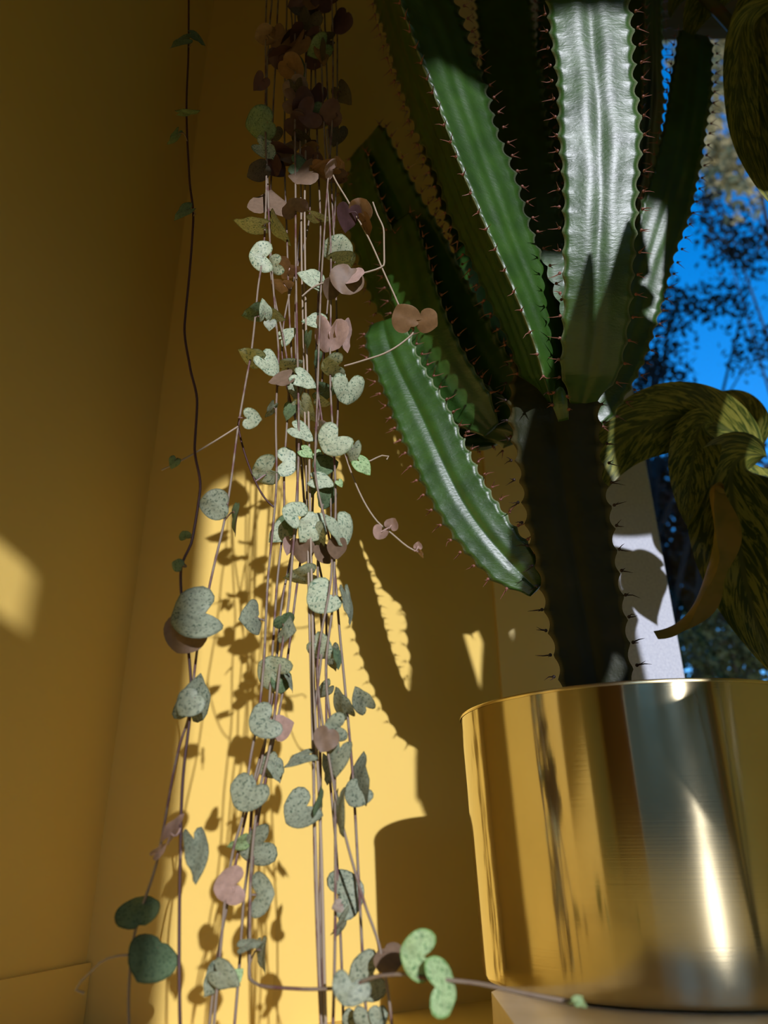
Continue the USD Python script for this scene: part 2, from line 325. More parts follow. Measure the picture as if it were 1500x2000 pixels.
# low side arm
limb('arm', [(1045, 1160, 0.68), (985, 1098, 0.68), (905, 985, 0.682), (845, 850, 0.685), (795, 740, 0.69), (762, 628, 0.70)], [0.024, 0.033, 0.034, 0.033, 0.031, 0.027], 3, math.radians(46), period=0.0165, rv=0.40, seed=7, sharp=1.0, label='low curved arm on its own, bright green in the sun')
# stubs
limb('arm', [(1106, 830, 0.60), (1102, 800, 0.592), (1100, 765, 0.588)], [0.012, 0.013, 0.010], 3, 1.0, period=0.012, rv=0.6, spine=0.006, seed=8, label='short young bud')
limb('arm', [(1000, 850, 0.73), (945, 866, 0.735), (905, 862, 0.735), (880, 845, 0.735)], [0.02, 0.02, 0.02, 0.017], 3, 0.4, period=0.014, rv=0.55, spine=0.006, seed=9, label='stubby yellowish bud')
# shaded arms behind
limb('arm', [(968, 845, 0.695), (898, 742, 0.685), (853, 645, 0.68), (824, 540, 0.68), (800, 430, 0.68)], [0.028, 0.034, 0.036, 0.035, 0.03], 3, math.radians(70), period=0.018, rv=0.5, seed=26)
limb('arm', [(1060, 840, 0.70), (940, 790, 0.715), (865, 690, 0.72), (800, 560, 0.72), (755, 440, 0.715), (728, 320, 0.71)], [0.03, 0.04, 0.042, 0.042, 0.04], 3, math.radians(85), period=0.019, rv=0.5, seed=16)
limb('arm', [(1060, 850, 0.68), (960, 720, 0.70), (880, 560, 0.70), (800, 400, 0.695), (745, 270, 0.69)], [0.03, 0.043, 0.044, 0.043, 0.04], 3, math.radians(75), period=0.02, rv=0.42, seed=10)
limb('arm', [(1070, 840, 0.69), (1010, 640, 0.71), (950, 400, 0.70), (880, 150, 0.69), (820, -150, 0.68)], [0.03, 0.045, 0.050, 0.052, 0.052], 3, math.radians(200), period=0.02, rv=0.42, seed=11)
limb('arm', [(1080, 820, 0.72), (1060, 600, 0.74), (1035, 350, 0.74), (1010, 100, 0.73), (1000, -150, 0.72)], [0.035, 0.048, 0.050, 0.050, 0.050], 3, math.radians(30), period=0.02, rv=0.45, seed=12)
limb('arm', [(1100, 800, 0.70), (1180, 600, 0.72), (1240, 400, 0.71), (1270, 150, 0.69), (1280, -150, 0.67)], [0.035, 0.045, 0.047, 0.047, 0.046], 3, math.radians(95), period=0.02, rv=0.45, seed=13)
limb('arm', [(1110, 850, 0.69), (1185, 760, 0.69), (1250, 590, 0.685), (1310, 420, 0.67), (1352, 250, 0.66), (1375, 85, 0.65)], [0.03, 0.034, 0.034, 0.034, 0.033, 0.031], 3, math.radians(20), period=0.018, rv=0.45, seed=14, label='dark arm standing against the sky')
limb('arm', [(1090, 830, 0.75), (1110, 500, 0.79), (1120, 200, 0.78), (1130, -150, 0.76)], [0.035, 0.05, 0.05, 0.05], 3, 0.6, period=0.02, rv=0.5, seed=15)
# soil in the planter
a = np.arange(64) / 64 * 2 * np.pi; rs = np.linspace(0.004, RT - 0.005, 14)
grid = np.stack([PC[0] + rs[:, None] * np.cos(a), PC[1] + rs[:, None] * np.sin(a), ZT - 0.016 + 0.006 * meshkit.fbm(np.stack([rs[:, None] * np.cos(a) * 40, rs[:, None] * np.sin(a) * 40, 0 * a + rs[:, None] * 0], -1), 3)], -1)
low = grid[-1:].copy(); low[..., 2] -= 0.03
obj('soil', loft(np.concatenate([grid, low])), 'soil', cactus, 40, kind='stuff')
# ------------------------------------------------------------------ dumb cane by the window
usdkit.material(stage, '/World/Looks/dumb_cane_leaf', {
    'u': ('attribute', {'attribute': 'lu'}), 'v': ('attribute', {'attribute': 'lv'}), 'av': ('math', {'math_type': 'absolute'}),
    'sl': ('math', {'math_type': 'multiply_add', 'value2': -0.35}), 'cx': ('combine_xyz', {}), 'mp': ('mapping', {'scale': (20.0, 3.2, 5.0)}),
    'oi': ('object_info', {}), 'rn': ('math', {'math_type': 'multiply', 'value2': 37.0}),
    'n': ('noise_texture', {'scale': 1.0, 'detail': 4.0, 'roughness': 0.62, 'distortion': 1.2}),
    'r': ('rgb_ramp', {'ramp': [(0.0, (0.045, 0.07, 0.01)), (0.45, (0.06, 0.09, 0.013)), (0.56, (0.30, 0.30, 0.05)), (1.0, (0.40, 0.38, 0.09))]}),
    'm1': ('map_range', {'from_min': 0.03, 'from_max': 0.09, 'to_min': 1.0, 'to_max': 0.0, 'clamp': True}), 'mid': ('mix_color', {'b': (0.11, 0.13, 0.03)}),
    'p': ('principled_bsdf', {'roughness': 0.38}), 't': ('translucent_bsdf', {}), 'mm': ('mix_closure', {'fac': 0.22})},
    [('v.fac', 'av.value1'), ('av.value', 'sl.value1'), ('u.fac', 'sl.value3'), ('sl.value', 'cx.x'), ('v.fac', 'cx.y'), ('oi.random', 'rn.value1'), ('rn.value', 'cx.z'), ('cx.vector', 'mp.vector'), ('mp.vector', 'n.vector'),
     ('n.fac', 'r.fac'), ('av.value', 'm1.value'), ('m1.result', 'mid.fac'), ('r.color', 'mid.a'), ('mid.result', 'p.base_color'), ('mid.result', 't.color'), ('p.BSDF', 'mm.closure1'), ('t.BSDF', 'mm.closure2')], surface='mm.closure')
mat('dry_leaf', (0.36, 0.25, 0.05), 0.6, noise=(40.0, (0.22, 0.19, 0.03), 0.4, 0.65))
mat('cane_stem', (0.08, 0.085, 0.025), 0.5, noise=(30.0, (0.16, 0.06, 0.02), 0.55, 0.7))
cane = thing('dumb_cane', 'leafy houseplant with yellow-flecked arching leaves behind the planter at the window', 'houseplant', (0.55, 0.95, POT_Z))
def blade(pts, wid, roll=0.0, fold=0.25, wave=0.05, name='leaf', m='dumb_cane_leaf', label=None, tip=1.4, seed=0, droop=0.0, world=False, nv=17, curl=0.0):
    """pts: midrib (x, y, Y) from stalk to tip; wid: half width in metres; roll about the midrib from face-on, degrees."""
    P = spline(pts if world else [at(*p) for p in pts], n=48); T, _, _ = frames(P); k = len(P)
    t = np.linspace(0, 1, k); wq = wid * (np.sin(np.pi * np.clip(t, 0, 1) ** 0.75) ** 0.75) * (1 - t ** 6 * 0.3) + 0.0006
    view = P / np.linalg.norm(P, axis=1, keepdims=True)
    S = np.cross(T, -view); S /= np.linalg.norm(S, axis=1, keepdims=True); Nn = np.cross(S, T)
    ro = np.radians(np.interp(t, np.linspace(0, 1, np.size(roll)), np.atleast_1d(roll)))[:, None]
    S, Nn = S * np.cos(ro) + Nn * np.sin(ro), -S * np.sin(ro) + Nn * np.cos(ro)
    v = np.linspace(-1, 1, nv)
    g = np.random.default_rng(seed); ph = g.uniform(0, 6, 2)
    x = wq[:, None] * v
    z = fold * np.abs(x) + wave * wid * np.sin(t[:, None] * 17 + ph[0] + v * 1.2) * np.abs(v) ** 1.5 + curl * wid * v ** 2
    Q = P[:, None] + S[:, None] * x[..., None] + Nn[:, None] * z[..., None]
    th = 0.0005 * (1 - np.abs(v) ** 4)[None, :, None] + 0.0001
    rings = np.concatenate([Q + Nn[:, None] * th, (Q - Nn[:, None] * th)[:, ::-1]], 1)
    vv, ff = loft(rings)
    lu = np.concatenate([np.repeat(t, 2 * nv), [0, 1]]); lv = np.concatenate([np.tile(np.concatenate([v, v[::-1]]), k), [0, 0]])
    return obj(name, (vv, ff), m, cane, True, prim={'lu': lu, 'lv': lv}, label=label)
blade([(1490, 905, 0.846), (1400, 846, 0.828), (1310, 832, 0.810), (1228, 868, 0.800), (1175, 935, 0.791), (1150, 1010, 0.791)], 0.044, [-20, -5, 0, 5, 10], 0.15, seed=1, label='arching leaf reaching behind the trunk')
blade([(1395, 845, 0.819), (1372, 850, 0.805), (1360, 890, 0.800), (1350, 950, 0.800), (1340, 1042, 0.800)], 0.029, [30, 10, 0, 0], 0.2, seed=2, label='narrow hanging leaf with a pointed tip')
blade([(1490, 900, 0.874), (1465, 850, 0.883), (1430, 815, 0.892), (1395, 815, 0.902), (1370, 850, 0.911)], 0.032, [10, 20, 25], 0.2, seed=3)
blade([(1490, 908, 0.865), (1460, 905, 0.874), (1440, 950, 0.874), (1450, 1010, 0.874), (1470, 1050, 0.874)], 0.037, [0, 15, 10], 0.2, seed=4)
blade([(1500, 912, 0.810), (1440, 920, 0.805), (1432, 1010, 0.800), (1446, 1120, 0.796), (1470, 1230, 0.791), (1512, 1345, 0.791)], 0.052, [20, 5, 0, 0], 0.12, seed=5, wave=0.10, label='large drooping leaf low beside the planter')
blade([(1412, 965, 0.796), (1392, 970, 0.791), (1396, 1040, 0.789), (1378, 1130, 0.787), (1345, 1205, 0.787), (1270, 1248, 0.787)], 0.016, [60, 40, 55, 60, 50], 0.5, seed=6, wave=0.25, m='dry_leaf', label='withered yellow leaf curled at the tip', curl=0.6)
blade([(1560, 20, 0.56), (1500, 40, 0.57), (1468, 130, 0.58), (1468, 250, 0.58), (1490, 350, 0.58), (1530, 430, 0.58)], 0.021, [35, 30, 30], 0.2, seed=7)
blade([(1600, -60, 0.60), (1530, 10, 0.60), (1500, 150, 0.60), (1508, 300, 0.60), (1540, 420, 0.60)], 0.034, [10, 0, 0], 0.15, seed=17, label='dark leaf hanging high by the glass')
blade([(1520, -140, 0.64), (1480, -80, 0.64), (1430, -20, 0.64), (1390, 40, 0.64), (1366, 102, 0.64)], 0.035, [0, 10, 0], 0.15, seed=8)
blade([(1440, -180, 0.66), (1420, -100, 0.66), (1390, -40, 0.66), (1350, 10, 0.66), (1336, 52, 0.66)], 0.026, [0, 10, 0], 0.15, seed=18)
# unseen leaves at the camera's right, placed to shade trunk, planter and window plant
def shade_leaf(s0, h0, s1, h1, Y, wid, seed):
    A, Bq = sunpt(s0, h0, Y), sunpt(s1, h1, Y + 0.02)
    P = [A, A * 0.7 + Bq * 0.3 + [0, -0.02, 0.0], A * 0.3 + Bq * 0.7 + [0, -0.02, 0], Bq]
    P = np.array(P)
    # keep the blade square to the sun's rays by rolling it from face-on
    k = spline(P, n=48); T, _, _ = frames(k); view = k / np.linalg.norm(k, axis=1, keepdims=True); S = np.cross(T, -view); S /= np.linalg.norm(S, axis=1, keepdims=True); N = np.cross(S, T)
    ro = np.degrees(np.arctan2((N @ LS), -(S @ LS))) - 90
    blade(P, wid, list(-ro[::8] if False else ro[::8]), 0.1, seed=seed, world=True)
pot2 = cane
cane = thing('rubber_plant', 'broad-leaved plant out of view, placed to shade the cactus trunk and the window plant', 'houseplant', (0.62, 0.05, ZF))
for q in SHADE: shade_leaf(*q)
for x, z in ((0.38, 0.40), (0.46, 0.34), (0.56, 0.4), (0.66, 0.35)):
    obj('stem', tube(spline([(0.62, 0.05, ZF), (0.60, 0.04, -0.2), ((x + 0.6) / 2, 0.07, 0.0), (x + 0.02, 0.115, 0.15)], 0.02), 0.008, 8), 'cane_stem', cane)
obj('stem', tube(spline([(0.66, 0.98, POT_Z), (0.64, 0.96, 0.12), (0.58, 0.95, 0.30), (0.50, 0.93, 0.405)], 0.012), 0.008, 10), 'cane_stem', pot2)
obj('stem', tube(spline([(0.66, 0.98, POT_Z), (0.68, 0.9, 0.3), (0.62, 0.72, 0.65), (0.50, 0.64, 0.93), (0.42, 0.62, 1.08)], 0.012), 0.008, 10), 'cane_stem', pot2)
# ------------------------------------------------------------------ string of hearts hanging in front of the alcove
def leaf_mat(name, top, spot, under, edge, transl=0.15):
    usdkit.material(stage, '/World/Looks/' + name, {
        'tc': ('texture_coordinate', {}), 'g': ('geometry', {}), 'sd': ('attribute', {'attribute': 'side'}), 'ed': ('attribute', {'attribute': 'edge'}),
        'v': ('noise_texture', {'scale': 560.0, 'detail': 2.0, 'roughness': 0.6}), 'n': ('noise_texture', {'scale': 260.0, 'detail': 3.0}),
        'sp': ('rgb_ramp', {'ramp': [(0.36, spot), (0.455, top)]}),
        'mo': ('mix_color', {'b': tuple(min(1, c * 0.62) for c in top)}), 'mf': ('map_range', {'from_min': 0.45, 'from_max': 0.75, 'to_min': 0.0, 'to_max': 0.8, 'clamp': True}),
        'ef': ('map_range', {'from_min': 0.9, 'from_max': 1.0, 'to_min': 0.0, 'to_max': 0.85, 'clamp': True}), 'em': ('mix_color', {'b': edge}),
        'un': ('rgb_ramp', {'ramp': [(0.3, under), (0.8, tuple(c * 0.72 for c in under))]}), 'ms': ('mix_color', {}),
        'p': ('principled_bsdf', {'roughness': 0.5, 'specular_ior_level': 0.3}), 't': ('translucent_bsdf', {}), 'mm': ('mix_closure', {'fac': transl})},
        [('g.position', 'v.vector'), ('g.position', 'n.vector'), ('v.fac', 'sp.fac'), ('n.fac', 'mf.value'), ('mf.result', 'mo.fac'), ('sp.color', 'mo.a'), ('ed.fac', 'ef.value'), ('ef.result', 'em.fac'),
         ('mo.result', 'em.a'), ('n.fac', 'un.fac'), ('sd.fac', 'ms.fac'), ('em.result', 'ms.a'), ('un.color', 'ms.b'), ('ms.result', 'p.base_color'), ('ms.result', 't.color'), ('p.BSDF', 'mm.closure1'), ('t.BSDF', 'mm.closure2')], surface='mm.closure')
leaf_mat('heart_leaf', (0.50, 0.57, 0.38), (0.10, 0.19, 0.12), (0.40, 0.27, 0.27), (0.13, 0.18, 0.08))
leaf_mat('heart_leaf_grey', (0.33, 0.37, 0.25), (0.08, 0.12, 0.075), (0.33, 0.25, 0.20), (0.09, 0.11, 0.06))
leaf_mat('heart_leaf_young', (0.45, 0.62, 0.30), (0.10, 0.24, 0.08), (0.36, 0.45, 0.2), (0.16, 0.40, 0.08), 0.25)
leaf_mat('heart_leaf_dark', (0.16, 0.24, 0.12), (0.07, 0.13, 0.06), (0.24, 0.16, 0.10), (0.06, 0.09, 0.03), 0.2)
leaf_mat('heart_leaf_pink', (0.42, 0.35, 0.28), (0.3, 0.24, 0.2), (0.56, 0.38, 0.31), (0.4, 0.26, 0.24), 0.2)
leaf_mat('heart_leaf_plum_shaded', (0.07, 0.06, 0.04), (0.03, 0.03, 0.02), (0.09, 0.045, 0.045), (0.04, 0.03, 0.02), 0.1)  # plum leaves, darkened to carry the shade at the top of the curtain
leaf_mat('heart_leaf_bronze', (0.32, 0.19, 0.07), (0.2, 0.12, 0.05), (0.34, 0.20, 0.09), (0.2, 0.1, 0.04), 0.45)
mat('vine_stem', (0.22, 0.17, 0.12), 0.55, noise=(60.0, (0.12, 0.05, 0.045), 0.48, 0.62))
mat('vine_stem_red', (0.055, 0.018, 0.016), 0.5)
mat('vine_stem_pale', (0.32, 0.25, 0.17), 0.55)
mat('clay', (0.20, 0.10, 0.06), 0.8)

plant = thing('string_of_hearts', 'trailing string of hearts with silvery mottled heart leaves hanging in front of the yellow alcove', 'trailing plant', (-0.05, 0.53, 0.93))
# outlines (half, base notch to tip), x along the leaf, y across
HEART = [(0.10, 0.0), (-0.10, 0.18), (-0.12, 0.38), (0.05, 0.53), (0.30, 0.53), (0.58, 0.40), (0.82, 0.18), (0.98, 0.0)]
KIDNEY = [(0.17, 0.0), (0.01, 0.15), (-0.08, 0.35), (-0.03, 0.55), (0.20, 0.65), (0.48, 0.57), (0.72, 0.32), (0.83, 0.0)]
ROUND = [(0.06, 0.0), (-0.02, 0.2), (0.08, 0.42), (0.32, 0.53), (0.58, 0.48), (0.80, 0.30), (0.92, 0.12), (0.97, 0.0)]
def outline(kind, n=13):
    c = np.array({'h': HEART, 'k': KIDNEY, 'r': ROUND}[kind]); s = np.concatenate([[0], np.cumsum(np.linalg.norm(np.diff(c, axis=0), axis=1))])
    q = CubicSpline(s, c)(np.linspace(0, s[-1], n)); q[0, 1] = q[-1, 1] = 0
    o = np.vstack([q, (q * [1, -1])[-2:0:-1]]); ctr = np.array([0.44 if kind != 'k' else 0.42, 0.0])
    return o - ctr, np.ptp(o[:, 0]), np.ptp(o[:, 1])
OUT = {k: outline(k) for k in 'hkr'}
SHRINK = {}
def heart_leaf(parent, c, ang, la, wa, m, kind, back, stem_at, g, bend=0.25):
    """c: centre; ang: direction of the tip seen from the camera, degrees; la, wa: length and width as seen (metres); back: the underside shows."""
    o, L0, W0 = OUT[kind]
    S = max(la / L0, wa / W0)
    t1 = math.acos(min(1, la / L0 / S)) * g.choice([-1, 1]); t2 = math.acos(min(1, wa / W0 / S)) * g.choice([-1, 1])
    A = math.radians(ang); vd = c / np.linalg.norm(c); Rv = np.cross(vd, [0, 0, 1.0]); Rv /= np.linalg.norm(Rv); Uv = np.cross(Rv, vd)
    e1 = math.cos(A) * Rv + math.sin(A) * Uv; n = -vd
    e1, n = e1 * math.cos(t1) + n * math.sin(t1), n * math.cos(t1) - e1 * math.sin(t1)
    e2 = np.cross(n, e1); e2, n = e2 * math.cos(t2) + n * math.sin(t2), n * math.cos(t2) - e2 * math.sin(t2)
    if back: n = -n; e2 = -e2
    fr = np.array([0.34, 0.68, 0.92, 1.0]); N = len(o)
    bd, cp = g.uniform(0.5, 1.2) * bend, g.uniform(-0.15, 0.25)
    def sheet(zoff):
        pts = [np.array([[0, 0, zoff * 1.3]])]
        for f_ in fr:
            xy = o * f_; z = -bd * (xy[:, 0] ** 2) + cp * xy[:, 1] ** 2 + 0.03 * np.sin(xy[:, 0] * 7 + xy[:, 1] * 9 + bd * 40) * f_
            pts.append(np.column_stack([xy, z + zoff * (1 - f_ ** 6)]))
        return np.vstack(pts)
    top, bot = sheet(0.022), sheet(-0.022)
    f = []
    for j in range(N):
        j2 = (j + 1) % N; f.append((0, 1 + j, 1 + j2))
        for r_ in range(len(fr) - 1):
            a_, b_ = 1 + r_ * N, 1 + (r_ + 1) * N; f += [(a_ + j, b_ + j, b_ + j2), (a_ + j, b_ + j2, a_ + j2)]
    f = np.array(f); M = len(top)
    v = np.vstack([top, bot]); ff = np.vstack([f, f[:, ::-1] + M])
    if not (np.cross(o[1] - o[0], o[2] - o[1]) > 0 or True): ff = ff[:, ::-1]
    side = np.concatenate([np.zeros(M), np.ones(M)]); edge = np.tile(np.concatenate([[0], np.repeat(fr, N)]), 2)
    X = c + S * (v[:, :1] * e1 + v[:, 1:2] * e2 + v[:, 2:] * n)
    # outward winding: the top sheet must face n
    a3 = X[ff[0]]; 
    if np.dot(np.cross(a3[1] - a3[0], a3[2] - a3[0]), n) < 0: ff = ff[:, ::-1]
    # stalk from the notch to the vine
    b0 = c + S * (o[0][0] * 0.72 * e1); d = stem_at - b0
    if 0.001 < np.linalg.norm(d) < 0.05:
        mid = b0 + d * 0.5 - e1 * min(0.004, np.linalg.norm(d) * 0.3) + n * (-0.002)
        tv, tf = tube(spline([b0 + e1 * S * 0.05, mid, stem_at], n=5), [0.0007] * 5, 4)
        ff = np.vstack([ff, tf + len(X)]); X = np.vstack([X, tv]); side = np.concatenate([side, np.full(len(tv), 1.0)]); edge = np.concatenate([edge, np.zeros(len(tv))])
    return obj('leaf', (X, ff), m, parent, True, prim={'side': side, 'edge': edge})

# vines: (material, radius, depth, points); a point may carry its own depth
VINES = [
 ('vine_stem_red', 0.00105, 0.50, [(399, -160), (397, 0), (392, 100), (386, 240), (388, 340), (394, 425), (371, 622), (380, 710), (391, 777), (383, 860), (392, 948), (375, 1045), (351, 1100), (353, 1200), (359, 1250), (361, 1385), (345, 1500), (333, 1655), (326, 2040)]),
 ('vine_stem', 0.00095, 0.51, [(560, -160), (545, 60), (541, 200), (530, 480), (515, 560), (500, 680), (488, 740), (468, 835), (440, 1000), (405, 1140), (376, 1262), (357, 1390), (340, 1440), (290, 1660), (233, 1838), (229, 2040)]),
 ('vine_stem', 0.00095, 0.52, [(575, -160), (548, 100), (541, 300), (541, 420), (548, 600), (552, 700), (545, 800), (540, 950), (528, 1060), (518, 1150), (510, 1250), (495, 1380), (475, 1480), (460, 1580), (438, 1650), (415, 1770), (385, 2040)]),
 ('vine_stem', 0.00095, 0.535, [(585, -160), (560, 150), (541, 500), (570, 760), (558, 900), (555, 1000), (535, 1150), (525, 1260), (515, 1380), (500, 1470), (470, 1560), (440, 1680), (395, 1900), (376, 2040)]),
 ('vine_stem', 0.00095, 0.54, [(600, -160), (578, 200), (576, 600), (580, 1000), (545, 1180), (530, 1300), (510, 1420), (480, 1530), (466, 1680), (455, 1750), (445, 1850), (424, 2040)]),
 ('vine_stem', 0.0010, 0.52, [(610, -160), (596, 300), (590, 600), (585, 900), (562, 1150), (540, 1280), (515, 1450), (490, 1550), (470, 1700), (463, 1850), (461, 1902), (490, 1920, 0.51), (560, 1926, 0.50), (640, 1926, 0.49), (720, 1905, 0.47), (770, 1905, 0.46), (800, 1912, 0.45), (900, 1925, 0.44), (1000, 1948, 0.43), (1090, 1966, 0.425)]),
 ('vine_stem_pale', 0.0010, 0.53, [(615, -160), (608, 200), (604, 420), (600, 1000), (598, 1500), (600, 2040)]),
 ('vine_stem_pale', 0.0010, 0.525, [(625, -160), (618, 250), (611, 430), (607, 900), (604, 1300), (609, 1700), (608, 2040)]),
 ('vine_stem', 0.0010, 0.545, [(632, -160), (625, 250), (590, 560), (588, 800), (606, 1200), (612, 1500), (604, 1750), (604, 2040)]),
 ('vine_stem', 0.00095, 0.53, [(640, -160), (640, 300), (640, 480), (625, 700), (638, 900), (618, 1100), (622, 1250), (603, 1400), (598, 1550), (596, 1800), (600, 2040)]),
 ('vine_stem', 0.00095, 0.52, [(650, -160), (655, 300), (660, 520), (653, 700), (655, 1000), (648, 1150), (628, 1300), (640, 1500), (632, 1800), (620, 2040)]),
 ('vine_stem', 0.00095, 0.535, [(660, -160), (664, 300), (668, 560), (665, 800), (648, 950), (655, 1200), (665, 1350), (674, 1500), (680, 1700), (684, 1860), (690, 2040)]),
 ('vine_stem', 0.0009, 0.515, [(668, -160), (672, 200), (640, 550), (618, 900), (645, 1100), (612, 1300), (632, 1500), (650, 1600), (690, 1760), (720, 1860), (738, 2040)]),
 ('vine_stem', 0.0009, 0.55, [(675, -160), (684, 100), (676, 330), (640, 700), (610, 1000), (632, 1200), (626, 1400), (640, 1700), (642, 2040)]),
 ('vine_stem', 0.0009, 0.54, [(590, -160), (600, 100), (622, 400), (560, 660), (600, 960), (570, 1180), (545, 1330), (508, 1500), (480, 1640), (462, 1800), (462, 1900)]),
 ('vine_stem_pale', 0.0009, 0.515, [(660, 250, 0.53), (665, 325), (700, 400), (738, 470), (775, 560), (810, 640), (818, 650), (800, 668), (760, 690), (720, 701), (680, 711)]),
 ('vine_stem_pale', 0.0009, 0.515, [(745, 395), (752, 415), (765, 450), (764, 515), (700, 540), (630, 556), (602, 575)]),
 ('vine_stem_pale', 0.00075, 0.53, [(672, 860), (688, 920), (735, 1018), (765, 1045), (800, 1074), (818, 1082)]),
 ('vine_stem_pale', 0.0007, 0.53, [(692, 905), (725, 898), (752, 888), (764, 892), (758, 897)]),
 ('vine_stem_pale', 0.0008, 0.51, [(470, 826), (400, 868), (350, 893), (318, 906)]),
 ('vine_stem_pale', 0.0008, 0.50, [(228, 1850), (182, 1858), (150, 1885), (122, 1915), (127, 1925), (138, 1923)]),
 ('vine_stem_red', 0.0008, 0.52, [(470, 826), (488, 900), (520, 970), (535, 985)]),
]
VP, VO = [], []
for mname, rad, Y, pts in VINES:
    P3 = np.array([at(p[0], p[1], p[2] if len(p) > 2 else Y) for p in pts])
    s = np.concatenate([[0], np.cumsum(np.linalg.norm(np.diff(P3, axis=0), axis=1))])
    n = max(8, int(s[-1] / 0.005)); q = PchipInterpolator(s, P3)(np.linspace(0, s[-1], n))
    q[:, 1] += 0.0015 * np.sin(np.linspace(0, s[-1] * 40, n) + Y * 500)
    v, f = tube(q, rad, 6)
    # nodes: small swellings where the leaf pairs sit
    o = obj('vine', (v, f), mname, plant, True)
    VP.append(np.column_stack([750 + F * 0, ]) if False else q); VO.append(o)
def project(q):
    d = q[:, 1] * CT + q[:, 2] * ST; v = (-q[:, 1] * ST + q[:, 2] * CT) / d; u = q[:, 0] / d
    c, s = math.cos(RO), math.sin(RO)
    return np.stack([750 + F * (u * c - v * s), 1000 - F * (u * s + v * c)], 1)
PX = [project(q) for q in VP]

